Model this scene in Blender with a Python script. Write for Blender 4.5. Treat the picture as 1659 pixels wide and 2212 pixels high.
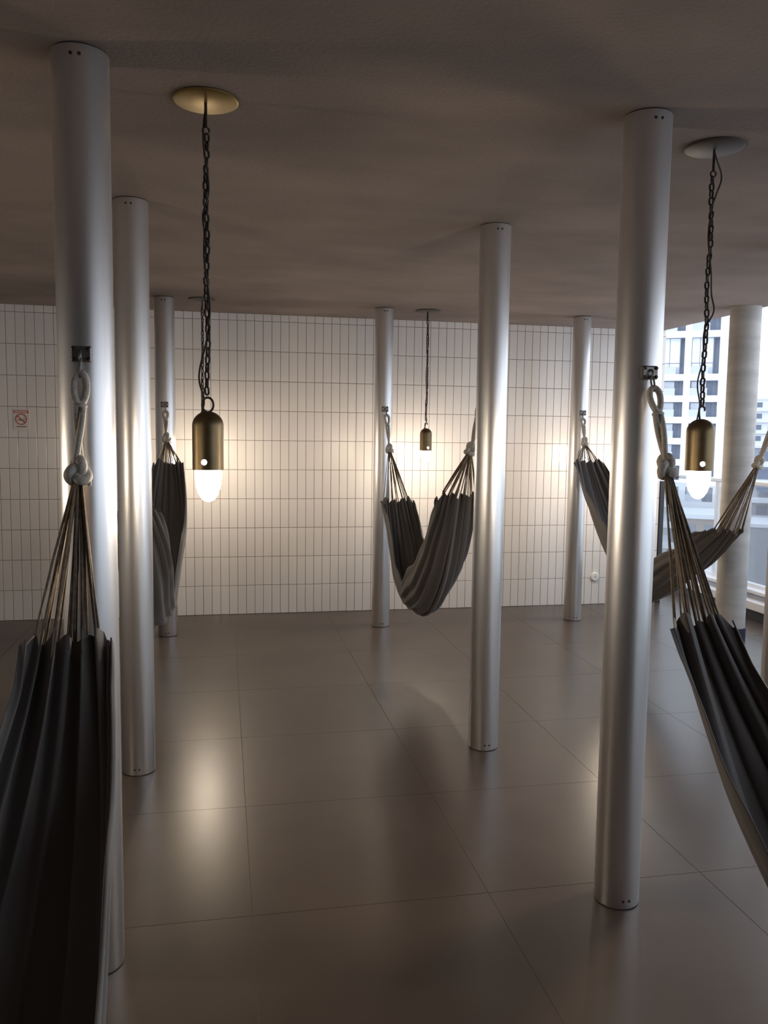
import bpy, bmesh, math, random
from mathutils import Vector, Matrix

for o in list(bpy.data.objects):
    bpy.data.objects.remove(o)
scene = bpy.context.scene
COL = scene.collection

# ------------------------------------------------------------------ camera
# room axes: x along the tiled wall, y towards it, z up; the lens stands at (0, 0, 1.56)
CAM_H = 1.56
PITCH, ROLL, YAW = 0.0933, 0.0130, 0.1935
LENS_PX = 1778.15                       # focal length in pixels of the 1659 x 2212 frame
cy_, sy_ = math.cos(YAW), math.sin(YAW)
f0 = Vector((sy_, cy_, 0)); r0 = Vector((cy_, -sy_, 0)); u0 = Vector((0, 0, 1))
cam_f = f0 * math.cos(PITCH) - u0 * math.sin(PITCH)
cam_u = u0 * math.cos(PITCH) + f0 * math.sin(PITCH)
cam_r = r0 * math.cos(ROLL) + cam_u * math.sin(ROLL)
cam_u2 = -r0 * math.sin(ROLL) + cam_u * math.cos(ROLL)
cam_data = bpy.data.cameras.new('camera')
cam_data.sensor_fit = 'VERTICAL'
cam_data.sensor_height = 36.0
cam_data.lens = LENS_PX * 36.0 / 2212.0
cam_data.clip_start = 0.05
cam_data.clip_end = 2000
cam = bpy.data.objects.new('camera', cam_data)
COL.objects.link(cam)
m = Matrix((cam_r, cam_u2, -cam_f)).transposed().to_4x4()
m.translation = Vector((0, 0, CAM_H))
cam.matrix_world = m
scene.camera = cam

# ------------------------------------------------------------------ sky and exposure
SKY = (0.80, 0.88, 1.0)
SKY_STRENGTH = 2.2
world = bpy.data.worlds.new('overcast_sky')
world.use_nodes = True
bg = world.node_tree.nodes['Background']
bg.inputs['Color'].default_value = (*SKY, 1)
bg.inputs['Strength'].default_value = SKY_STRENGTH
scene.world = world
scene.view_settings.view_transform = 'Standard'
scene.view_settings.look = 'None'
scene.view_settings.gamma = 1
scene.view_settings.use_curve_mapping = False
scene.view_settings.exposure = 0.0
scene.cycles.max_bounces = 10
scene.cycles.diffuse_bounces = 6
scene.cycles.glossy_bounces = 5
scene.cycles.transparent_max_bounces = 12
scene.cycles.sample_clamp_indirect = 4.0
scene.cycles.caustics_reflective = False
scene.cycles.caustics_refractive = False
scene.cycles.use_denoising = True

BULB_STRENGTH = 250.0
BULB_COLOR = (1.0, 0.83, 0.63)

# ------------------------------------------------------------------ materials
def new_mat(name):
    mt = bpy.data.materials.new(name)
    mt.use_nodes = True
    nt = mt.node_tree
    return mt, nt, nt.nodes['Principled BSDF']

def principled(name, col, rough=0.5, metal=0.0, noise=None, bump=None, spec=None, sheen=0.0, coat=0.0):
    """noise = (scale, amount, detail[, stretch xyz]); bump = (scale, strength, distance)"""
    mt, nt, b = new_mat(name)
    b.inputs['Base Color'].default_value = (*col, 1)
    b.inputs['Roughness'].default_value = rough
    b.inputs['Metallic'].default_value = metal
    if spec is not None:
        b.inputs['Specular IOR Level'].default_value = spec
    if sheen:
        b.inputs['Sheen Weight'].default_value = sheen
        b.inputs['Sheen Roughness'].default_value = 0.4
    if coat:
        b.inputs['Coat Weight'].default_value = coat
    tc = nt.nodes.new('ShaderNodeTexCoord')
    if noise:
        mp = nt.nodes.new('ShaderNodeMapping')
        mp.inputs['Scale'].default_value = noise[3] if len(noise) > 3 else (1, 1, 1)
        nt.links.new(tc.outputs['Object'], mp.inputs['Vector'])
        n = nt.nodes.new('ShaderNodeTexNoise')
        n.inputs['Scale'].default_value = noise[0]
        n.inputs['Detail'].default_value = noise[2]
        nt.links.new(mp.outputs['Vector'], n.inputs['Vector'])
        r = nt.nodes.new('ShaderNodeValToRGB')
        a = noise[1]
        r.color_ramp.elements[0].position = 0.3
        r.color_ramp.elements[1].position = 0.7
        r.color_ramp.elements[0].color = (*[c * (1 - a) for c in col], 1)
        r.color_ramp.elements[1].color = (*[min(1, c * (1 + a)) for c in col], 1)
        nt.links.new(n.outputs['Fac'], r.inputs['Fac'])
        nt.links.new(r.outputs['Color'], b.inputs['Base Color'])
    if bump:
        n2 = nt.nodes.new('ShaderNodeTexNoise')
        n2.inputs['Scale'].default_value = bump[0]
        n2.inputs['Detail'].default_value = 6
        nt.links.new(tc.outputs['Object'], n2.inputs['Vector'])
        bp = nt.nodes.new('ShaderNodeBump')
        bp.inputs['Strength'].default_value = bump[1]
        bp.inputs['Distance'].default_value = bump[2]
        nt.links.new(n2.outputs['Fac'], bp.inputs['Height'])
        nt.links.new(bp.outputs['Normal'], b.inputs['Normal'])
    return mt

def world_noise(mt, scale, amt, detail=5, lo=0.3, hi=0.7):
    """switch a principled material's colour noise to world-space position so that shared meshes vary"""
    nt = mt.node_tree
    b = nt.nodes['Principled BSDF']
    col = b.inputs['Base Color'].default_value[:3]
    g = nt.nodes.new('ShaderNodeNewGeometry')
    n = nt.nodes.new('ShaderNodeTexNoise')
    n.inputs['Scale'].default_value = scale
    n.inputs['Detail'].default_value = detail
    nt.links.new(g.outputs['Position'], n.inputs['Vector'])
    r = nt.nodes.new('ShaderNodeValToRGB')
    r.color_ramp.elements[0].position = lo
    r.color_ramp.elements[1].position = hi
    r.color_ramp.elements[0].color = (*[c * (1 - amt) for c in col], 1)
    r.color_ramp.elements[1].color = (*[min(1, c * (1 + amt)) for c in col], 1)
    nt.links.new(n.outputs['Fac'], r.inputs['Fac'])
    nt.links.new(r.outputs['Color'], b.inputs['Base Color'])
    return n

M = {}
M['tile'] = principled('glazed_white_tile', (0.80, 0.765, 0.745), rough=0.20, bump=(9, 0.05, 0.01))
M['grout'] = principled('grey_grout', (0.20, 0.18, 0.165), rough=0.9)
M['ceiling'] = principled('rough_grey_render', (0.275, 0.222, 0.200), rough=0.95, noise=(1.6, 0.16, 8, (1, 1.6, 1)), bump=(70, 0.25, 0.008))
M['slab'] = principled('polished_grey_concrete', (0.074, 0.055, 0.044), rough=0.29, spec=0.42)
nz = world_noise(M['slab'], 2.2, 0.16, 9)
M['joint'] = principled('pale_joint', (0.23, 0.20, 0.165), rough=0.8)
M['steel'] = principled('satin_aluminium', (0.80, 0.79, 0.79), rough=0.37, metal=0.95)
M['screw_shadow'] = principled('dark_screw_shadow', (0.03, 0.027, 0.025), rough=0.9)  # near-black for the screws and the painted shadow line at column ends
M['iron'] = principled('dark_iron', (0.055, 0.045, 0.038), rough=0.45, metal=0.7)
M['bracket'] = principled('grey_bracket_steel', (0.22, 0.21, 0.20), rough=0.4, metal=0.8)
M['brass'] = principled('aged_brass', (0.19, 0.14, 0.075), rough=0.42, metal=0.9, noise=(18, 0.12, 5))
M['gold'] = principled('gold_plate', (0.36, 0.255, 0.09), rough=0.4, metal=0.8, noise=(14, 0.1, 5))  # gold tone for one ceiling plate only
M['bronze'] = principled('grey_bronze', (0.085, 0.072, 0.064), rough=0.5, metal=0.3)
M['cable'] = principled('dark_cable', (0.03, 0.022, 0.018), rough=0.6)
M['cloth'] = principled('charcoal_canvas', (0.130, 0.121, 0.117), rough=0.85, sheen=0.3, bump=(500, 0.15, 0.001))
M['cord'] = principled('beige_cord', (0.30, 0.235, 0.165), rough=0.9, noise=(60, 0.3, 4))
M['cord_dark'] = principled('brown_cord', (0.15, 0.11, 0.08), rough=0.9, noise=(60, 0.3, 4))
M['rope'] = principled('off_white_rope', (0.55, 0.51, 0.46), rough=0.95, noise=(120, 0.2, 4), bump=(260, 0.6, 0.003))
M['concrete'] = principled('pale_concrete', (0.46, 0.44, 0.42), rough=0.85, noise=(2.5, 0.14, 5, (1, 1, 6)), bump=(30, 0.2, 0.01))
M['navy'] = principled('dark_blue_base', (0.035, 0.04, 0.075), rough=0.5)
M['white'] = principled('white_paint', (0.74, 0.75, 0.78), rough=0.5)
M['greypaint'] = principled('grey_paint', (0.33, 0.34, 0.36), rough=0.6)
M['darktrim'] = principled('dark_trim', (0.03, 0.03, 0.035), rough=0.5)
M['plaster'] = principled('white_plaster', (0.58, 0.565, 0.55), rough=0.8)
M['rearwall'] = principled('dim_rear_plaster', (0.06, 0.055, 0.05), rough=0.9)  # rear wall toned near-black to stand for the dim space behind the camera
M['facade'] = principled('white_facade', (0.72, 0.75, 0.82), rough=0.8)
M['facade2'] = principled('pale_facade', (0.60, 0.62, 0.68), rough=0.8)
M['facade3'] = principled('grey_facade', (0.34, 0.36, 0.40), rough=0.8)
M['brownwall'] = principled('brown_facade', (0.30, 0.25, 0.23), rough=0.85)
M['pane'] = principled('dark_window', (0.16, 0.19, 0.26), rough=0.25)
M['parapet'] = principled('balcony_panel', (0.56, 0.60, 0.68), rough=0.6)
M['skyglazing'] = principled('sky_toned_glazing', (0.80, 0.84, 0.88), rough=0.3)  # sky reflection in the panes put into the base colour
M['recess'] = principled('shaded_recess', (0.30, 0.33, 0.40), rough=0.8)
M['ground'] = principled('city_ground', (0.22, 0.22, 0.22), rough=0.95, noise=(0.02, 0.3, 5))
M['sign'] = principled('sign_white', (0.74, 0.70, 0.67), rough=0.5)
M['signred'] = principled('sign_red', (0.50, 0.13, 0.10), rough=0.5)
M['signdark'] = principled('sign_dark', (0.12, 0.09, 0.08), rough=0.5)
M['plastic'] = principled('white_plastic', (0.82, 0.81, 0.78), rough=0.35)

mt, nt, b = new_mat('glowing_bulb')
b.inputs['Base Color'].default_value = (1, 1, 1, 1)
b.inputs['Emission Color'].default_value = (*BULB_COLOR, 1)
b.inputs['Emission Strength'].default_value = BULB_STRENGTH
M['bulb'] = mt

mt = bpy.data.materials.new('railing_glass')
mt.use_nodes = True
nt = mt.node_tree
for n in list(nt.nodes):
    if n.type != 'OUTPUT_MATERIAL':
        nt.nodes.remove(n)
out = [n for n in nt.nodes if n.type == 'OUTPUT_MATERIAL'][0]
tr = nt.nodes.new('ShaderNodeBsdfTransparent'); tr.inputs['Color'].default_value = (0.86, 0.89, 0.9, 1)
gl = nt.nodes.new('ShaderNodeBsdfGlossy'); gl.inputs['Roughness'].default_value = 0.03
df = nt.nodes.new('ShaderNodeBsdfDiffuse'); df.inputs['Color'].default_value = (0.7, 0.7, 0.72, 1)
mx1 = nt.nodes.new('ShaderNodeMixShader'); mx1.inputs[0].default_value = 0.12
mx2 = nt.nodes.new('ShaderNodeMixShader'); mx2.inputs[0].default_value = 0.06
nt.links.new(tr.outputs[0], mx1.inputs[1]); nt.links.new(df.outputs[0], mx1.inputs[2])
nt.links.new(mx1.outputs[0], mx2.inputs[1]); nt.links.new(gl.outputs[0], mx2.inputs[2])
nt.links.new(mx2.outputs[0], out.inputs['Surface'])
M['glass'] = mt

# ------------------------------------------------------------------ mesh helpers
def mesh(name, verts, faces, mat, smooth=False):
    me = bpy.data.meshes.new(name)
    me.from_pydata([tuple(v) for v in verts], [], faces)
    me.materials.append(M[mat])
    if smooth:
        me.polygons.foreach_set('use_smooth', [True] * len(me.polygons))
    me.update()
    return me

def link(name, me, parent=None, loc=None):
    o = bpy.data.objects.new(name, me)
    COL.objects.link(o)
    if parent is not None:
        o.parent = parent
    if loc is not None:
        o.location = loc
    return o

def tag(o, label=None, cat=None, group=None, kind=None):
    if label: o['label'] = label
    if cat: o['category'] = cat
    if group: o['group'] = group
    if kind: o['kind'] = kind
    return o

def thing(name, label, cat, loc=(0, 0, 0), rotz=0.0, group=None):
    o = bpy.data.objects.new(name, None)
    COL.objects.link(o)
    o.location = loc
    o.rotation_euler = (0, 0, rotz)
    return tag(o, label, cat, group, 'thing')

class MB:
    def __init__(s): s.v, s.f = [], []
    def add(s, v, f):
        k = len(s.v); s.v += [Vector(p) for p in v]; s.f += [[i + k for i in q] for q in f]; return s
    def box(s, x0, x1, y0, y1, z0, z1, bev=0.0):
        if bev <= 0:
            v = [(x, y, z) for z in (z0, z1) for y in (y0, y1) for x in (x0, x1)]
            f = [(0, 2, 3, 1), (4, 5, 7, 6), (0, 1, 5, 4), (2, 6, 7, 3), (0, 4, 6, 2), (1, 3, 7, 5)]
            return s.add(v, f)
        bm = bmesh.new()
        bmesh.ops.create_cube(bm, size=1)
        for w in bm.verts:
            w.co = Vector(((x0 + x1) / 2 + w.co.x * (x1 - x0), (y0 + y1) / 2 + w.co.y * (y1 - y0), (z0 + z1) / 2 + w.co.z * (z1 - z0)))
        bmesh.ops.bevel(bm, geom=bm.edges[:], offset=bev, segments=1, affect='EDGES', profile=0.5)
        bm.verts.index_update()
        s.add([w.co.copy() for w in bm.verts], [[w.index for w in f.verts] for f in bm.faces])
        bm.free()
        return s
    def tube(s, pts, r, n=8, closed=False, caps=True):
        pts = [Vector(p) for p in pts]
        N = len(pts)
        rr = r if isinstance(r, (list, tuple)) else [r] * N
        ring0 = None; v = []; f = []
        t_prev = None; nrm = None
        for i, p in enumerate(pts):
            a = pts[(i - 1) % N] if (closed or i > 0) else p
            c = pts[(i + 1) % N] if (closed or i < N - 1) else p
            t = (c - a).normalized()
            if nrm is None:
                nrm = t.orthogonal().normalized()
            else:
                nrm = (nrm - t * nrm.dot(t))
                nrm = nrm.normalized() if nrm.length > 1e-6 else t.orthogonal().normalized()
            bi = t.cross(nrm)
            for k in range(n):
                a_ = 2 * math.pi * k / n
                v.append(p + nrm * (rr[i] * math.cos(a_)) + bi * (rr[i] * math.sin(a_)))
        M_ = N if closed else N - 1
        for i in range(M_):
            j = (i + 1) % N
            for k in range(n):
                l = (k + 1) % n
                f.append((i * n + k, i * n + l, j * n + l, j * n + k))
        if not closed and caps:
            f.append(tuple(range(n - 1, -1, -1)))
            f.append(tuple((N - 1) * n + k for k in range(n)))
        return s.add(v, f)
    def lathe(s, prof, n=32, center=(0, 0)):
        """prof: list of (radius, z); a radius of 0 closes the end"""
        v = []; f = []; rows = []
        for r, z in prof:
            if r <= 1e-6:
                rows.append([len(v)]); v.append((center[0], center[1], z))
            else:
                rows.append(list(range(len(v), len(v) + n)))
                for k in range(n):
                    a = 2 * math.pi * k / n
                    v.append((center[0] + r * math.cos(a), center[1] + r * math.sin(a), z))
        for a, b in zip(rows[:-1], rows[1:]):
            if len(a) == 1 and len(b) == 1: continue
            for k in range(n):
                l = (k + 1) % n
                if len(a) == 1: f.append((a[0], b[l], b[k]))
                elif len(b) == 1: f.append((a[k], a[l], b[0]))
                else: f.append((a[k], a[l], b[l], b[k]))
        return s.add(v, f)
    def ring(s, c, R, r, ax='y', n=24, m=8, sx=1.0, sz=1.0, a0=0.0, a1=2 * math.pi):
        full = abs(a1 - a0 - 2 * math.pi) < 1e-6
        cnt = n if full else n + 1
        pts = []
        for k in range(cnt):
            a = a0 + (a1 - a0) * k / n
            p, q = R * sx * math.cos(a), R * sz * math.sin(a)
            d = {'y': (p, 0, q), 'x': (0, p, q), 'z': (p, q, 0)}[ax]
            pts.append(Vector(c) + Vector(d))
        return s.tube(pts, r, m, closed=full)
    def xform(s, mat):
        s.v = [mat @ p for p in s.v]; return s
    def me(s, name, mat, smooth=False):
        return mesh(name, s.v, s.f, mat, smooth)
    def obj(s, name, mat, parent=None, smooth=False, loc=None):
        return link(name, s.me(name, mat, smooth), parent, loc)

def auto_smooth(o, deg=40):
    me = o.data
    bm = bmesh.new(); bm.from_mesh(me)
    for e in bm.edges:
        if len(e.link_faces) == 2 and e.calc_face_angle(0) > math.radians(deg):
            e.smooth = False
    for f in bm.faces: f.smooth = True
    bm.to_mesh(me); bm.free()
    return o

def outward(o):
    bm = bmesh.new(); bm.from_mesh(o.data)
    bmesh.ops.recalc_face_normals(bm, faces=bm.faces[:])
    bm.to_mesh(o.data); bm.free()
    return o

# ------------------------------------------------------------------ the room
HC = 2.56           # ceiling height
WALL_Y = 7.118      # face of the tiled wall
WALL_R = 4.045      # its right-hand end
ROOM_L, ROOM_B = -3.6, -5.0
EDGE_R = 4.03       # edge of the roof slab on the open side

# floor: grout bed with square polished slabs
fl = tag(MB().box(ROOM_L - 0.3, 4.80, ROOM_B - 0.3, 11.0, -0.25, -0.0016).obj('floor', 'joint'), kind='structure')
S = 0.80
def slab_mesh(w, h):
    g, c = 0.0007, 0.0004
    x0, x1, y0, y1 = g, w - g, g, h - g
    v = [(x0, y0, -0.005), (x1, y0, -0.005), (x1, y1, -0.005), (x0, y1, -0.005),
         (x0 + c, y0 + c, 0), (x1 - c, y0 + c, 0), (x1 - c, y1 - c, 0), (x0 + c, y1 - c, 0),
         (x0, y0, -0.0015), (x1, y0, -0.0015), (x1, y1, -0.0015), (x0, y1, -0.0015)]
    f = [(4, 5, 6, 7), (0, 1, 9, 8), (1, 2, 10, 9), (2, 3, 11, 10), (3, 0, 8, 11),
         (8, 9, 5, 4), (9, 10, 6, 5), (10, 11, 7, 6), (11, 8, 4, 7)]
    return mesh('floor_slab', v, f, 'slab')
slab_full = slab_mesh(S, S)
X0J, Y0J = 0.085, 2.57
i0 = math.floor((ROOM_L - X0J) / S); j0 = math.floor((-2.0 - Y0J) / S)
for i in range(i0, 6):
    for j in range(j0, 9):
        x, y = X0J + i * S, Y0J + j * S
        w = min(S, 4.80 - x); x_cut = 0.0
        if x < ROOM_L: x_cut = ROOM_L - x
        if w <= 0.05: continue
        me = slab_full if (w > S - 1e-6 and x_cut == 0) else slab_mesh(w - x_cut, S)
        link('floor_slab', me, fl, (x + x_cut, y, 0))

# ceiling slab
ceil = tag(MB().box(ROOM_L - 0.3, EDGE_R, ROOM_B - 0.3, WALL_Y + 0.25, HC, HC + 0.30).obj('ceiling', 'ceiling'), kind='structure')

# tiled wall
wb = tag(MB().box(ROOM_L - 0.3, WALL_R - 0.002, WALL_Y + 0.0045, WALL_Y + 0.22, 0, HC).obj('wall_back', 'grout'), kind='structure')
TW, TH, GR = 0.0727, 0.25, 0.0036
rng = random.Random(4)
def tile_verts(x, z, w, h, rx=0.0, rz=0.0, pr=0.0):
    c = 0.0016
    v = []
    for (a, b_, d) in ((0, 0, 0), (1, 0, 0), (1, 1, 0), (0, 1, 0)):
        v.append((x + GR / 2 + a * (w - GR), WALL_Y + 0.006, z + GR / 2 + b_ * (h - GR)))
    for (a, b_) in ((0, 0), (1, 0), (1, 1), (0, 1)):
        v.append((x + GR / 2 + a * (w - GR), WALL_Y + 0.0012, z + GR / 2 + b_ * (h - GR)))
    for (a, b_) in ((0, 0), (1, 0), (1, 1), (0, 1)):
        xx = x + GR / 2 + c + a * (w - GR - 2 * c); zz = z + GR / 2 + c + b_ * (h - GR - 2 * c)
        v.append((xx, WALL_Y - pr + rx * (a - 0.5) + rz * (b_ - 0.5), zz))
    f = [(8, 9, 10, 11)]
    for k in range(4):
        l = (k + 1) % 4
        f += [(k, l, l + 4, k + 4), (k + 4, l + 4, l + 8, k + 8)]
    return v, f
n_cols = int((WALL_R - ROOM_L) / TW)
rest = MB()
singles = 0
cols = [WALL_R - (k + 1) * TW for k in range(n_cols + 1)]
def shown(x, row):
    """tiles the photograph shows whole: left of the front column, between the columns, and the right bay"""
    if -1.72 < x < -1.40: return True
    if -0.22 < x < 1.22: return True
    if 1.42 < x < 1.95 and row >= 4: return True
    if 2.45 < x < 2.95 and row >= 3: return True
    return False
tile_shared = []
for k in range(6):
    v, f = tile_verts(0, 0, TW, TH, rng.uniform(-.0004, .0004), rng.uniform(-.0006, .0006), rng.uniform(0, .0006))
    v = [(a, b_ - WALL_Y, c) for a, b_, c in v]
    tile_shared.append(mesh('wall_tile', v, f, 'tile'))
for x in cols:
    for row in range(11):
        h = TH if row < 10 else HC - 2.5
        xx, w = x, TW
        if row < 10 and shown(x, row) and singles < 300:
            link('wall_tile', rng.choice(tile_shared), wb, (x, WALL_Y, row * TH))
            singles += 1
        else:
            rest.add(*tile_verts(xx, row * TH, w, h, rng.uniform(-.0004, .0004), rng.uniform(-.0006, .0006), rng.uniform(0, .0006)))
tag(rest.obj('wall_tiles', 'tile', wb), kind='stuff')

# dark post at the end of the wall
tag(MB().box(WALL_R + 0.004, WALL_R + 0.045, WALL_Y - 0.012, WALL_Y + 0.05, 0, 1.16).obj('trim_1', 'darktrim'), kind='structure')
tag(MB().box(ROOM_L - 0.3, ROOM_L - 0.1, ROOM_B, WALL_Y, 0, HC).obj('wall_left', 'plaster'), kind='structure')
tag(MB().box(ROOM_L - 0.3, EDGE_R, ROOM_B - 0.2, ROOM_B, 0, HC).obj('wall_rear', 'rearwall'), kind='structure')

# kerb along the open side
KX = 4.48
kb = tag(MB().box(KX + 0.03, 4.80, ROOM_B, 11.0, -0.004, 0.09).obj('trim_2', 'darktrim'), kind='structure')
MB().box(KX, 4.80, ROOM_B, 11, 0.09, 0.168, 0.006).obj('kerb_beam', 'white', kb)
MB().box(KX + 0.09, 4.80, ROOM_B, 11, 0.168, 0.218).obj('kerb_recess', 'greypaint', kb)
MB().box(KX + 0.06, 4.80, ROOM_B, 11, 0.218, 0.25, 0.005).obj('kerb_cap', 'white', kb)

# railing
RX = 4.65
rl = thing('glass_railing', 'glass balustrade with white top rail along the open right edge', 'railing', (RX, 0, 0.25))
MB().box(-0.03, 0.03, ROOM_B, 10.9, 0.905, 0.945, 0.008).obj('top_rail', 'white', rl)
ys = [-4.9, -3.4, -1.9, -0.4, 1.1, 2.6, 4.1, 5.6, 7.1, 8.6, 10.1]
for y in ys:
    MB().box(-0.022, 0.022, y - 0.022, y + 0.022, 0.0, 0.905, 0.004).obj('post', 'white', rl)
for a, b_ in zip(ys[:-1], ys[1:]):
    MB().box(-0.006, 0.006, a + 0.03, b_ - 0.03, 0.025, 0.86).obj('glass_panel', 'glass', rl)
MB().box(-0.018, 0.018, ROOM_B, 10.9, 0.0, 0.03).obj('glass_shoe', 'white', rl)

# ------------------------------------------------------------------ columns
CR = 0.074
HOOK_Z = 1.764
def hook_plate(parent, d):
    """steel plate with four bolts and an eye, on the side d (+1 or -1 in y) of the column"""
    Rm = Matrix.Rotation(0 if d < 0 else math.pi, 4, 'Z')
    y = -(CR + 0.004)
    pl = MB().box(-0.027, 0.027, y - 0.005, y + 0.014, -0.021, 0.021, 0.004).xform(Rm).obj('hook_plate', 'bracket', parent, loc=(0, 0, HOOK_Z))
    for sx in (-1, 1):
        for sz in (-1, 1):
            mb = MB().lathe([(0, 0), (0.0052, 0), (0.0052, 0.004), (0.003, 0.006), (0, 0.006)], 8)
            mb.xform(Matrix.Translation((sx * 0.019, y - 0.005, sz * 0.0135)) @ Matrix.Rotation(math.pi / 2, 4, 'X')).xform(Rm)
            mb.obj('bolt', 'iron', pl)
    e = MB()
    e.ring((0, y - 0.006, -0.006), 0.013, 0.0038, 'x', 20, 8, 1.1, 1.0)
    e.xform(Rm).obj('eye', 'bracket', pl)

def column(label, x, y, hook=0, group='silver tube columns'):
    c = thing('tube_column', label, 'column', (x, y, 0), 0, group)
    t = MB().lathe([(0, 0.003), (CR - 0.001, 0.003), (CR, 0.006), (CR, HC - 0.007), (CR - 0.001, HC - 0.004), (0, HC - 0.004)], 72).obj('tube', 'steel', c)
    auto_smooth(t)
    MB().lathe([(CR - 0.004, HC - 0.006), (CR - 0.004, HC)], 48).obj('top_shadow_ring', 'screw_shadow', c)  # dark ring draws the shadow line where the tube meets the ceiling
    MB().lathe([(CR - 0.004, 0.0), (CR - 0.004, 0.006)], 48).obj('foot_shadow_ring', 'screw_shadow', c)  # the same drawn shadow line at the floor
    for z in (0.03, HC - 0.03):
        for a in (-0.17, 0.12):
            mb = MB().lathe([(0, 0), (0.0048, 0), (0.0048, 0.0015), (0, 0.0022)], 8)
            mb.xform(Matrix.Rotation(a, 4, 'Z') @ Matrix.Translation((0, -CR + 0.0004, z)) @ Matrix.Rotation(math.pi / 2, 4, 'X'))
            mb.obj('screw', 'screw_shadow', c)
    if hook: hook_plate(c, hook)
    return c
column('tall silver tube column at the left foreground with the big dark hammock hooked on it', -0.3686, 2.4093, -1)
column('silver tube column partly hidden behind the left foreground column, brighter on its left', -0.3896, 3.8313, 1)
column('thin-looking far silver column at the left, close to the tiled wall behind a bundled hammock', -0.4254, 6.4513, -1)
column('far silver column left of the small middle lamp, carrying the near-central hammock', 1.2631, 6.5353, -1)
column('middle-distance silver column standing alone right of centre, hiding a hammock rope', 1.2820, 3.8634, 1)
column('far silver column by the tiled wall, its hammock sloping down right', 2.945, 6.5381, -1)
column('large silver column at the right foreground with a dark hammock hooked on its right', 1.3055, 2.4654, -1)
column('silver column cut off by the right edge of the picture, beyond the dark hammock', 2.925, 3.86, 1)
column('silver column beside the camera on the left, out of the picture', -0.3686, -0.25, 1)
column('silver column beside the camera on the right, out of the picture', 1.3055, -0.22, 1)

cc = thing('concrete_column', 'wide round board-marked concrete column by the glass balustrade', 'column', (3.90, 5.72, 0))
auto_smooth(MB().lathe([(0.112, 0.10), (0.112, HC)], 56).obj('shaft', 'concrete', cc))
auto_smooth(outward(MB().lathe([(0, 0), (0.118, 0), (0.118, 0.10), (0, 0.10)], 48).obj('base_band', 'navy', cc)))

# ------------------------------------------------------------------ pendant lamps
link_v = MB()
pts = []
L_, W_ = 0.0315, 0.0205    # outer length and width of a chain link
wr = 0.0036
for k in range(20):
    a = 2 * math.pi * k / 20
    px = (W_ / 2 - wr) * math.cos(a); pz = (W_ / 2 - wr) * math.sin(a)
    pz += (L_ / 2 - W_ / 2) * (1 if math.sin(a) >= 0 else -1)
    pts.append((px, 0, pz))
link_v.tube(pts, wr, 7, closed=True)
LINK_ME = link_v.me('chain_link', 'iron', True)
PITCH_L = L_ - 2 * wr - 0.0006

# lamp shade: brass cup with a round peephole near its rim
def shade_mesh():
    R, t = 0.0485, 0.0022
    prof = []
    for k in range(0, 11):
        a = math.pi / 2 * k / 10
        prof.append((R * math.sin(a), -0.046 + 0.046 * math.cos(a)))
    for z in (-0.08, -0.12, -0.15, -0.183):
        prof.append((R, z))
    prof.append((R - t, -0.183))
    for z in (-0.15, -0.12, -0.08):
        prof.append((R - t, z))
    for k in range(10, -1, -1):
        a = math.pi / 2 * k / 10
        prof.append(((R - t) * math.sin(a), -0.046 + (0.046 - t) * math.cos(a)))
    prof[0] = (0, 0); prof[-1] = (0, -t)
    o = outward(MB().lathe(prof, 40).obj('shade', 'brass'))
    cut = outward(MB().tube([(0, 0, -0.158), (0, -0.1, -0.158)], 0.0085, 20).obj('cutter', 'brass'))
    md = o.modifiers.new('hole', 'BOOLEAN'); md.operation = 'DIFFERENCE'; md.object = cut; md.solver = 'EXACT'
    dg = bpy.context.evaluated_depsgraph_get()
    me = bpy.data.meshes.new_from_object(o.evaluated_get(dg))
    bpy.data.objects.remove(o); bpy.data.objects.remove(cut)
    bm = bmesh.new(); bm.from_mesh(me)
    for e in bm.edges:
        if len(e.link_faces) == 2 and e.calc_face_angle(0) > math.radians(35): e.smooth = False
    for f in bm.faces: f.smooth = True
    bm.to_mesh(me); bm.free()
    me.materials.clear(); me.materials.append(M['brass'])
    return me
SHADE_ME = shade_mesh()
bp = [(0, -0.284), (0.009, -0.2825), (0.020, -0.275), (0.030, -0.259), (0.037, -0.238), (0.0405, -0.212), (0.041, -0.187), (0.038, -0.150), (0.030, -0.125), (0, -0.120)]
BULB_ME = outward(MB().lathe(bp, 20).obj('bulb', 'bulb')).data
for o in list(bpy.data.objects):
    if o.name == 'bulb': bpy.data.objects.remove(o)
BULB_ME.polygons.foreach_set('use_smooth', [True] * len(BULB_ME.polygons))

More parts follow.
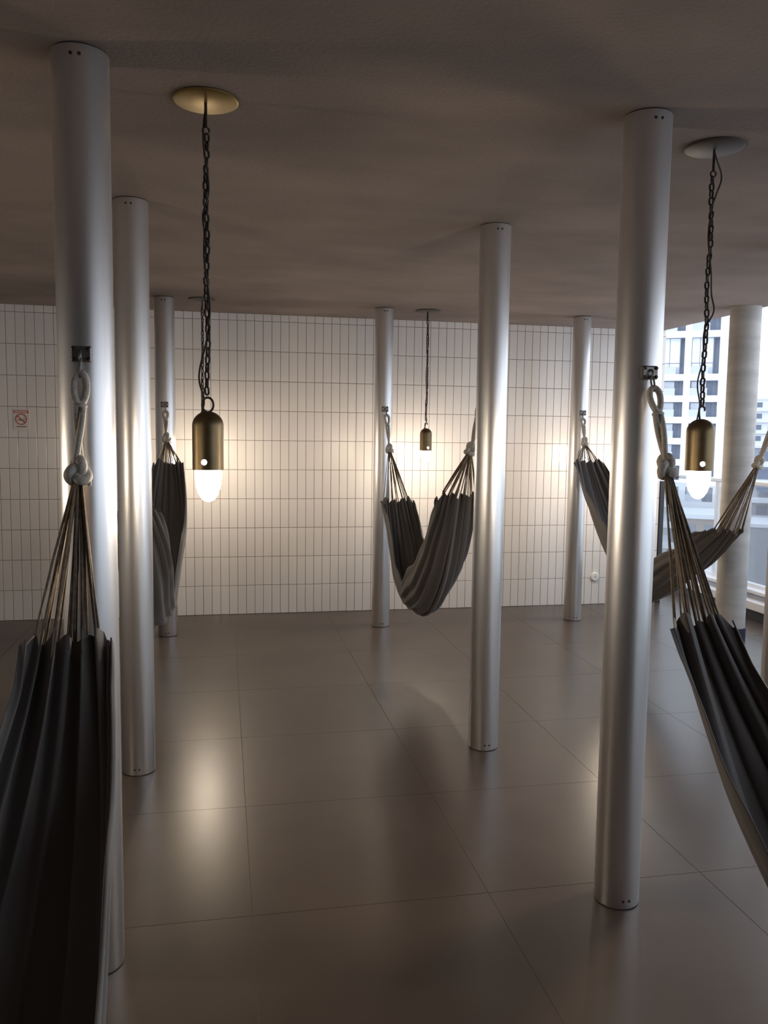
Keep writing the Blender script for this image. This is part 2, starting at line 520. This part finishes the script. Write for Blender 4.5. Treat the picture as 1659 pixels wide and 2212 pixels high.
def pendant(label, x, y, ztop, hole_deg, seed, ring=True, loops=(), plate='bronze'):
    """x, y of the ceiling plate; ztop = top of the shade; hole_deg turns the peephole; loops = where the cable bows out"""
    rg = random.Random(seed)
    p = thing('pendant_lamp', label, 'lamp', (x, y, HC), 0, 'brass pendant lamps on chains')
    d = outward(MB().lathe([(0, -0.001), (0.092, -0.001), (0.0975, -0.003), (0.0975, -0.007), (0.092, -0.010), (0, -0.010)], 48).obj('ceiling_plate', plate, p))
    auto_smooth(d, 50)
    MB().lathe([(0.0045, -0.010), (0.0045, -0.085), (0, -0.085)], 10).obj('rod', 'iron', p)
    MB().ring((0, 0, -0.092), 0.010, 0.003, 'y', 16, 7).obj('top_eye', 'iron', p)
    zt = ztop - HC
    ring_r = 0.0225
    z_end = zt + 2 * ring_r - 0.004
    z = -0.100
    k = 0
    sway = rg.uniform(0, 6)
    while z - PITCH_L > z_end - 0.004:
        o = link('chain_link', LINK_ME, p, (0.0025 * math.sin(k * 0.5 + sway), 0.0015 * math.cos(k * 0.4), z - PITCH_L / 2))
        o.rotation_euler = (0, rg.uniform(-.09, .09), (math.pi / 2) * (k % 2) + 0.5 + rg.uniform(-.2, .2))
        z -= PITCH_L; k += 1
    # ring or open hook between chain and shade
    if ring:
        MB().ring((0, 0, zt + ring_r - 0.003), ring_r, 0.0036, 'y', 28, 8, 0.78, 1.0).xform(Matrix.Rotation(0.25, 4, 'Z')).obj('shade_ring', 'iron', p)
    else:
        hk = [(-0.006, 0, zt - 0.002), (-0.009, 0, zt + 0.015), (-0.010, 0, zt + 0.03)]
        for q in range(0, 11):
            a = math.pi - math.pi * 1.15 * q / 10
            hk.append((0.001 + 0.011 * math.cos(a), 0, zt + 0.033 + 0.011 * math.sin(a)))
        MB().tube(hk, 0.0036, 8).obj('shade_hook', 'iron', p)
    sh = link('shade', SHADE_ME, p, (0, 0, zt)); sh.rotation_euler = (0, 0, math.radians(hole_deg))
    link('bulb', BULB_ME, p, (0, 0, zt))
    # cable winding down the chain
    cp = []
    n = 90
    for q in range(n + 1):
        s = q / n
        zz = -0.012 + (zt - 0.008 + 0.012) * s
        a = s * 17 + sway
        rr = 0.0085
        xx, yy = rr * math.cos(a), rr * math.sin(a)
        for (c, wdt, amp) in loops:
            g = math.exp(-((s - c) / wdt) ** 2)
            xx = xx * (1 - g) + amp * g
            yy = yy * (1 - g)
        e = max(0, (s - 0.93) / 0.07)
        xx = xx * (1 - e) + (-0.020) * e; yy = yy * (1 - e)
        cp.append((xx, yy - 0.004, zz))
    MB().tube(cp, 0.0029, 6).obj('cable', 'cable', p)
    return p
pendant('nearest left brass pendant lamp with a gold-coloured ceiling plate', -0.046, 2.643, 1.627, -14, 3, True, ((0.36, 0.05, -0.011), (0.88, 0.07, -0.026)), 'gold')
pendant('right foreground brass pendant lamp hanging before the outside view', 1.660, 2.66, 1.631, -18, 5, False, ((0.10, 0.05, 0.03), (0.58, 0.05, 0.026), (0.86, 0.09, -0.024)))
pendant('small far brass pendant lamp above the central hammock', 1.622, 6.546, 1.619, 10, 7, False, ((0.5, 0.1, 0.008),))
pendant('far pendant lamp hidden behind the nearest left lamp, its plate just above', -0.148, 6.456, 1.619, 0, 8, True, ((0.7, 0.2, -0.012),))
pendant('far pendant lamp hidden behind the right foreground column', 3.33, 6.5, 1.62, 0, 9, True, ())
pendant('added unseen brass pendant lamp left of the left foreground column, out of the picture', -1.76, 2.63, 1.62, 0, 10, True, ())  # unseen lamp, added for the reflections on the columns

# ------------------------------------------------------------------ hammocks
def cat(a, b_, n):
    return [a.lerp(b_, k / n) for k in range(n + 1)]

def hammock(label, x, A, B, zb, zr, seed, pR=1.1, pB=2.2, w_end=0.115, w_mid=0.15, pleats=9, ncord=22, flap=0.045, amp=0.026, tilt=0.0, onset=2.2, shift=0.0):
    """A is the far end (+y), B the near end; each = (y hook, y knot, z knot, y cloth, z cloth, side shift of the cloth end)"""
    rg = random.Random(seed)
    h = thing('hammock', label, 'hammock', (x, (A[0] + B[0]) / 2, 0), 0, 'charcoal hammocks between the columns')
    ox, oy = x, (A[0] + B[0]) / 2
    ph = rg.uniform(0, 6.28)
    pa = [rg.uniform(0.55, 1.25) for _ in range(pleats + 3)]
    pw = [rg.uniform(-0.25, 0.25) for _ in range(pleats + 3)]
    rim_n = [rg.uniform(-1, 1) for _ in range(8)]
    def ends(u):
        return (A, 1 - 2 * u) if u < 0.5 else (B, 2 * u - 1)
    # irregular zigzag folds across the cloth: knots at uneven spacing, alternately crest and trough
    nk = 2 * pleats + 1
    kn = [0.0]
    for k in range(nk):
        kn.append(kn[-1] + rg.uniform(0.45, 1.5) * (1.25 if k % 2 else 0.8))
    kn = [-1 + 2 * q / kn[-1] for q in kn]
    kh = [(1 if k % 2 else -1) * rg.uniform(0.45, 1.15) for k in range(len(kn))]
    kp_ = [rg.uniform(0, 6.28) for _ in kn]
    def section(u, v):
        e, t = ends(u)
        t = max(0.0, min(1.0, t))
        zc = e[4]
        y = A[3] + (B[3] - A[3]) * u
        R_ = zr + (zc - zr) * t ** pR
        Bz = zb + (zc - 0.035 - zb) * t ** pB
        bulge = math.sin(min(1, (1 - t) * onset) * math.pi / 2)
        w = w_end + (w_mid - w_end) * bulge
        av = abs(v)
        lat = w * math.sin(v * math.pi / 2 * (0.9 + 0.35 * bulge))
        wob = 0.022 * bulge * math.sin(u * 19 + (ph if v > 0 else ph + 2.2)) + 0.012 * bulge * math.sin(u * 43 + ph)
        rr = R_ + tilt * v * bulge + wob
        z = Bz + (rr - Bz) * av ** 1.35
        sx = e[5] * t + 0.018 * bulge * math.sin(u * 7 + ph) + shift * bulge
        return Vector((sx + lat, y - oy, z))
    def fold(u, v, t):
        vv = v + 0.05 * math.sin(u * 6 + ph) * (1 - t)
        vv = max(-0.9999, min(0.9999, vv))
        for k in range(len(kn) - 1):
            if kn[k + 1] >= vv: break
        f_ = (vv - kn[k]) / (kn[k + 1] - kn[k])
        f_ = f_ * f_ * (3 - 2 * f_) * 0.5 + f_ * 0.5
        h0 = kh[k] * (0.75 + 0.35 * math.sin(u * 9 + kp_[k]))
        h1 = kh[k + 1] * (0.75 + 0.35 * math.sin(u * 9 + kp_[k + 1]))
        return h0 + (h1 - h0) * f_
    def pt(u, v):
        p = section(u, v)
        e, t = ends(u)
        du = 1e-3
        n = (section(min(1, u + du), v) - section(max(0, u - du), v)).cross(section(u, min(1, v + 1e-3)) - section(u, max(-1, v - 1e-3)))
        n.normalize()
        s = fold(u, v, t)
        a = amp * (0.5 + 0.5 * t ** 1.5) * (1.0 - 0.75 * max(0, abs(v) - 0.6) / 0.4)
        p = p + n * (a * s)
        p.x += 0.35 * a * math.sin(v * 23 + u * 4 + ph) * (1 - abs(v))
        # end hem: the pleats reach up into the cords, the side flaps fall back
        end = max(0, (t - 0.86) / 0.14)
        if end > 0:
            dirn = 1 if u < 0.5 else -1
            sl = (e[4] - zr) / max(0.2, abs(e[3] - (A[3] + B[3]) / 2))
            up = Vector((0, dirn, sl * 1.6)).normalized()
            fl_ = flap * (1 if abs(v) > 0.74 else 0.0) + 0.012 * (1 - s)
            p = p - up * (fl_ * end)
            if abs(v) > 0.74: p.x += 0.016 * end * (1 if v > 0 else -1)
        return p
    NU, NV = 60, pleats * 14
    verts = []; faces = []
    us = [0.5 - 0.5 * math.cos(math.pi * (i / NU)) * (0.85 + 0.15) for i in range(NU + 1)]
    for u in us:
        for j in range(NV + 1):
            verts.append(pt(u, -1 + 2 * j / NV))
    for i in range(NU):
        for j in range(NV):
            a = i * (NV + 1) + j
            faces.append((a, a + 1, a + NV + 2, a + NV + 1))
    fab = link('fabric', mesh('fabric', verts, faces, 'cloth', True), h)
    md = fab.modifiers.new('thickness', 'SOLIDIFY'); md.thickness = 0.004; md.offset = 0
    # each end: metal hook, rope loop, twisted rope, knot, cords
    for e, u in ((A, 0.0), (B, 1.0)):
        s = -1 if e is A else 1            # towards the middle of the hammock in y
        Hk = Vector((0, e[0] - oy, HOOK_Z - 0.012))
        Kn = Vector((e[5] * 0.35, e[1] - oy, e[2]))
        ax = (Kn - Hk).normalized()
        lat = Vector((1, 0, 0)); lat = (lat - ax * lat.dot(ax)).normalized()
        nor = ax.cross(lat)
        Ln = (Kn - Hk).length
        # hook: long oval carabiner from the eye to the rope
        c0 = Hk + ax * 0.024
        pts = []
        for k in range(20):
            a = 2 * math.pi * k / 20
            pts.append(c0 + ax * (0.026 * math.cos(a)) + nor * (0.0085 * math.sin(a)))
        MB().tube(pts, 0.0032, 7, closed=True).obj('carabiner', 'bracket', h)
        # loop of soft rope
        a0, a1 = 0.040, 0.125 * min(1, Ln / 0.31)
        lp = []
        for k in range(28):
            a = 2 * math.pi * k / 28
            r_ = 0.0165 * (1 + 0.12 * math.cos(a))
            lp.append(Hk + ax * (a0 + (a1 - a0) * (0.5 - 0.5 * math.cos(a))) + lat * (r_ * math.sin(a)) + nor * (0.003 * math.sin(2 * a)))
        MB().tube(lp, 0.0098, 9, closed=True).obj('rope_loop', 'rope', h, True)
        tie = Hk + ax * (a1 + 0.006)
        tv = []
        for k in range(14):
            a = 2 * math.pi * k / 14
            tv.append(tie + lat * (0.0145 * math.cos(a)) + nor * (0.010 * math.sin(a)))
        MB().tube(tv, 0.0055, 7, closed=True).obj('rope_tie', 'rope', h, True)
        # two strands down to the knot
        tw = MB()
        for q in (0, 1):
            sp = []
            for k in range(15):
                f_ = k / 14
                a = math.pi * q + f_ * 2.6
                base = tie.lerp(Kn, f_)
                sp.append(base + lat * (0.0088 * math.cos(a)) + nor * (0.0088 * math.sin(a)))
            tw.tube(sp, 0.0088, 8)
        tw.obj('rope_strands', 'rope', h, True)
        # knot: a trefoil of the same rope, with a short frayed tail
        kp = []
        for k in range(64):
            a = 2 * math.pi * k / 64
            px = (math.sin(a) + 2 * math.sin(2 * a)) / 3
            py = (math.cos(a) - 2 * math.cos(2 * a)) / 3
            pz = -math.sin(3 * a)
            kp.append(Kn + lat * (px * 0.024) + ax * (py * 0.033) + nor * (pz * 0.010))
        kb_ = MB().tube(kp, 0.0140, 9, closed=True)
        kb_.tube([Kn + lat * 0.012, Kn + lat * 0.026 + ax * 0.018, Kn + lat * 0.03 + ax * 0.035], [0.009, 0.008, 0.005], 8)
        kb_.obj('rope_knot', 'rope', h, True)
        # cords fanning out to the hem
        for k in range(ncord):
            v = -0.70 + 1.40 * (k + 0.5) / ncord + rg.uniform(-.03, .03)
            P = pt(u, v)
            K2 = Kn + ax * 0.02 + lat * (v * 0.014) + nor * rg.uniform(-.006, .006)
            tip = P + (P - K2).normalized() * 0.02
            mid = K2.lerp(tip, 0.5) + Vector((rg.uniform(-.004, .004), rg.uniform(-.004, .004), rg.uniform(-.006, .002)))
            pl = [K2.lerp(mid, 0), K2.lerp(mid, .5), mid, mid.lerp(tip, .5), tip]
            MB().tube(pl, rg.uniform(0.0024, 0.0036), 5).obj('cord', 'cord' if rg.random() < 0.55 else 'cord_dark', h, True)
    return h

# (y hook, y knot, z knot, y cloth, z cloth, shift)
hammock('large dark hammock in the left foreground leaving the picture at the bottom left', -0.3686,
        (2.319, 2.265, 1.453, 2.135, 1.085, -0.01), (-0.160, -0.09, 1.45, 0.05, 1.085, 0.0), 0.40, 0.56, 11, pR=1.75, pB=1.9, w_end=0.090, w_mid=0.150, pleats=7, ncord=32, amp=0.027, onset=1.15, shift=0.034)
hammock('large dark hammock hooked on the right foreground column, leaving at the right edge', 1.3055,
        (2.375, 2.262, 1.474, 2.075, 1.085, 0.0), (-0.130, -0.02, 1.47, 0.16, 1.085, 0.0), 0.40, 0.56, 12, pR=1.75, pB=1.9, w_end=0.082, w_mid=0.135, pleats=5, ncord=28, amp=0.032, onset=1.4)
hammock('V-shaped grey hammock hanging in the centre below the small far lamp', 1.270,
        (6.444, 6.290, 1.452, 6.005, 1.115, 0.0), (3.954, 4.15, 1.49, 4.33, 1.27, 0.0), 0.395, 0.60, 13, pR=1.08, pB=2.1, w_end=0.112, w_mid=0.122, pleats=11, amp=0.026)
hammock('bundled dark hammock seen end-on between the left columns', -0.42,
        (6.360, 6.31, 1.515, 6.22, 1.385, 0.03), (3.922, 4.02, 1.49, 4.25, 1.2, 0.0), 0.34, 0.58, 14, pR=1.15, pB=1.7, w_end=0.092, w_mid=0.135, pleats=8, amp=0.03)
hammock('grey hammock behind the right foreground column, hung from the far column to the picture edge', 2.935,
        (6.447, 6.385, 1.523, 6.33, 1.405, 0.0), (3.951, 4.12, 1.432, 4.36, 1.06, 0.0), 0.40, 0.60, 15, pR=1.1, pB=1.6, w_end=0.115, w_mid=0.145, pleats=7, amp=0.03)

# ------------------------------------------------------------------ sign and wall cover
sg = thing('no_smoking_sign', 'small white and red no-smoking sign on the tiled wall at far left', 'sign', (-1.595, WALL_Y - 0.001, 1.645))
MB().box(-0.060, 0.060, -0.003, 0.0005, -0.085, 0.085).obj('sign_panel', 'sign', sg)
MB().box(-0.056, 0.056, -0.0045, -0.003, 0.052, 0.075).obj('red_band', 'signred', sg)
bs = MB()
rgs = random.Random(2)
xx = -0.048
while xx < 0.044:
    w = rgs.uniform(0.004, 0.008)
    bs.box(xx, xx + w, -0.0052, -0.0045, 0.058, 0.069); xx += w + 0.0022
bs.obj('band_lettering', 'sign', sg)
MB().ring((0, -0.0038, 0.003), 0.041, 0.0042, 'y', 40, 6).obj('prohibition_ring', 'signred', sg)
MB().tube([(-0.029, -0.0038, 0.032), (0.029, -0.0038, -0.026)], 0.0042, 6).obj('prohibition_bar', 'signred', sg)
cg = MB().box(-0.026, 0.016, -0.0042, -0.003, -0.006, 0.001).box(0.018, 0.024, -0.0042, -0.003, -0.006, 0.001)
cg.tube([(0.02, -0.0036, 0.003), (0.023, -0.0036, 0.010), (0.017, -0.0036, 0.014), (0.012, -0.0036, 0.018)], 0.0014, 5)
cg.obj('cigarette_symbol', 'signdark', sg)
bt = MB(); xx = -0.038
while xx < 0.034:
    w = rgs.uniform(0.004, 0.009)
    bt.box(xx, xx + w, -0.0042, -0.003, -0.060, -0.052); xx += w + 0.002
bt.obj('caption_lettering', 'signdark', sg)

oc = thing('wall_outlet', 'small round white cover low on the tiled wall at the right', 'outlet', (3.416, WALL_Y - 0.001, 0.262))
def disc(prof, nm, mat, par):
    o = MB().lathe(prof, 28).xform(Matrix.Rotation(math.pi / 2, 4, 'X')).obj(nm, mat, par)
    return auto_smooth(outward(o), 40)
disc([(0, -0.001), (0.040, -0.001), (0.040, 0.012), (0.034, 0.018), (0, 0.018)], 'cover', 'plastic', oc)
disc([(0, 0.018), (0.006, 0.018), (0.006, 0.0195), (0, 0.0195)], 'centre_screw', 'greypaint', oc)

# ------------------------------------------------------------------ the city outside
tag(MB().box(-400, 500, 15, 900, -46, -45).obj('ground', 'ground'), kind='structure')

def facing(x, y, yaw=0.0):
    """rotation about z so that local -y looks back at the terrace"""
    return math.atan2(x, y) * -1 + yaw

# white apartment tower, built on its own axes: x across the facade, -y towards the terrace
tx, ty = 62.0, 101.6
tw = thing('apartment_tower', 'white apartment tower with two bays of recessed balconies outside at right', 'building', (tx, ty, -45), facing(tx, ty))
TOP = 72.0
FP = 2.86
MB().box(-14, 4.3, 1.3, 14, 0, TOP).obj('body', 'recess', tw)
bays = [(-4.05, -1.30), (-0.42, 3.05)]
edges = [-14, -10.2, -9.2, -5.0, -4.05, -1.30, -0.42, 3.05, 4.3]
for a, b_ in ((-14, -8.6), (-5.0, -4.05), (-1.30, -0.42), (3.05, 4.3)):
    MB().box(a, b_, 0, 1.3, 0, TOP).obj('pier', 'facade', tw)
bays.insert(0, (-8.6, -5.0))
def bay_meshes(w):
    sl = MB().box(0, w, 0.02, 1.3, 0, 0.88).me('balcony_slab', 'facade')
    pa = MB().box(0, w * 0.62, 0.10, 0.18, 0, 0.98).me('balcony_panel', 'parapet')
    gr = MB()
    for k in range(10):
        gx = w * 0.64 + k * w * 0.036
        gr.box(gx, gx + 0.03, 0.10, 0.14, 0, 0.95)
    gr = gr.me('balcony_bars', 'pane')
    wi = MB().box(w * 0.04, w * 0.58, 1.2, 1.298, 0.7, 1.9).me('window_glass', 'skyglazing')
    dr = MB().box(w * 0.60, w * 0.80, 1.2, 1.298, 0.0, 1.9).me('balcony_door', 'pane')
    return sl, pa, gr, wi, dr
nf = int(TOP / FP)
# floor lines: a slab's top lies at z = 10.0 above the terrace floor (photo row 807) and every 2.86 m below it
base_off = (45 + 10.25) % FP
for (a, b_) in bays:
    sl, pa, gr, wi, dr = bay_meshes(b_ - a)
    for k in range(nf):
        z = base_off + k * FP - 0.88
        if z - 45 < -34 or z > TOP - 3: continue
        rel = z + 0.88 - 45
        if 13.0 < rel < 14.5: continue          # the tall glazed storey has no slab here
        link('balcony_slab', sl, tw, (a, 0, z))
        link('balcony_panel', pa, tw, (a, 0, z + 0.88))
        link('balcony_bars', gr, tw, (a, 0, z + 0.88))
        link('window_glass', wi, tw, (a, 0, z + 0.88))
        link('balcony_door', dr, tw, (a, 0, z + 0.88))
    w = b_ - a
    g = MB().box(0.05, w * 0.78, 0.8, 0.9, 0, 4.8)
    g.me  # tall bright glazing of the double storey
    zz = base_off + math.floor((45 + 10.3 - base_off) / FP + 0.5) * FP
    g.obj('tall_glazing', 'skyglazing', tw, loc=(a, 0, zz))
    MB().box(w * 0.78, w * 0.82, 0.75, 0.9, 0, 4.8).box(0.05, w * 0.8, 0.76, 0.8, 1.45, 1.53).box(w * .3, w * .32, 0.76, 0.8, 0, 4.8).obj('glazing_frame', 'pane', tw, loc=(a, 0, zz))

def block(name, label, x, y, z_top, w, dp, mat, yaw=0.0, floors=0, bays=0, pitch=3.0, win=(0.6, 0.5), x_off=0.0):
    t = thing(name, label, 'building', (x, y, -45), facing(x, y, yaw))
    H = z_top + 45
    MB().box(x_off - w / 2, x_off + w / 2, 0, dp, 0, H).obj('walls', mat, t)
    MB().box(x_off - w / 2 - 0.2, x_off + w / 2 + 0.2, -0.2, dp + 0.2, H, H + 0.5).obj('roof_edge', 'facade', t)
    if floors:
        bw = w / bays
        wm = MB().box(-bw * win[0] / 2, bw * win[0] / 2, -0.06, 0.05, 0, pitch * win[1]).me('window', 'pane')
        sm = MB().box(-w / 2, w / 2, -0.5, 0.0, 0, pitch * 0.30).me('floor_band', 'facade')
        for k in range(floors):
            z = H - (k + 1) * pitch
            link('floor_band', sm, t, (x_off, 0, z - 0.1))
            for q in range(bays):
                link('window', wm, t, (x_off - w / 2 + (q + 0.5) * bw, 0, z + pitch * 0.32))
    return t
block('apartment_block', 'white banded apartment block seen through the glass right of the concrete column', 88.0, 122.0, 0.2, 16, 14, 'facade3', 0.0, 9, 5, 3.0, (0.55, 0.5))
block('office_block', 'plain grey building behind the glass at the right edge', 80.5, 108.0, -11.5, 7.0, 12, 'facade3')
block('blue_block', 'grey-blue block rising behind the glass at the right edge', 112.0, 152.0, -2.0, 14.0, 12, 'facade3', 0.0, 9, 4, 3.0, (0.6, 0.5))
block('distant_block', 'pale distant building low in the sky at the right edge', 150.0, 214.0, 13.0, 50, 20, 'facade', 0.0, 5, 16, 3.2, (0.45, 0.45))
block('low_block', 'brown and grey lower building glimpsed below the right foreground lamp', 55.5, 90.0, -8.0, 5.0, 10, 'brownwall', 0.0, 5, 2, 3.0, (0.6, 0.45), 1.0)
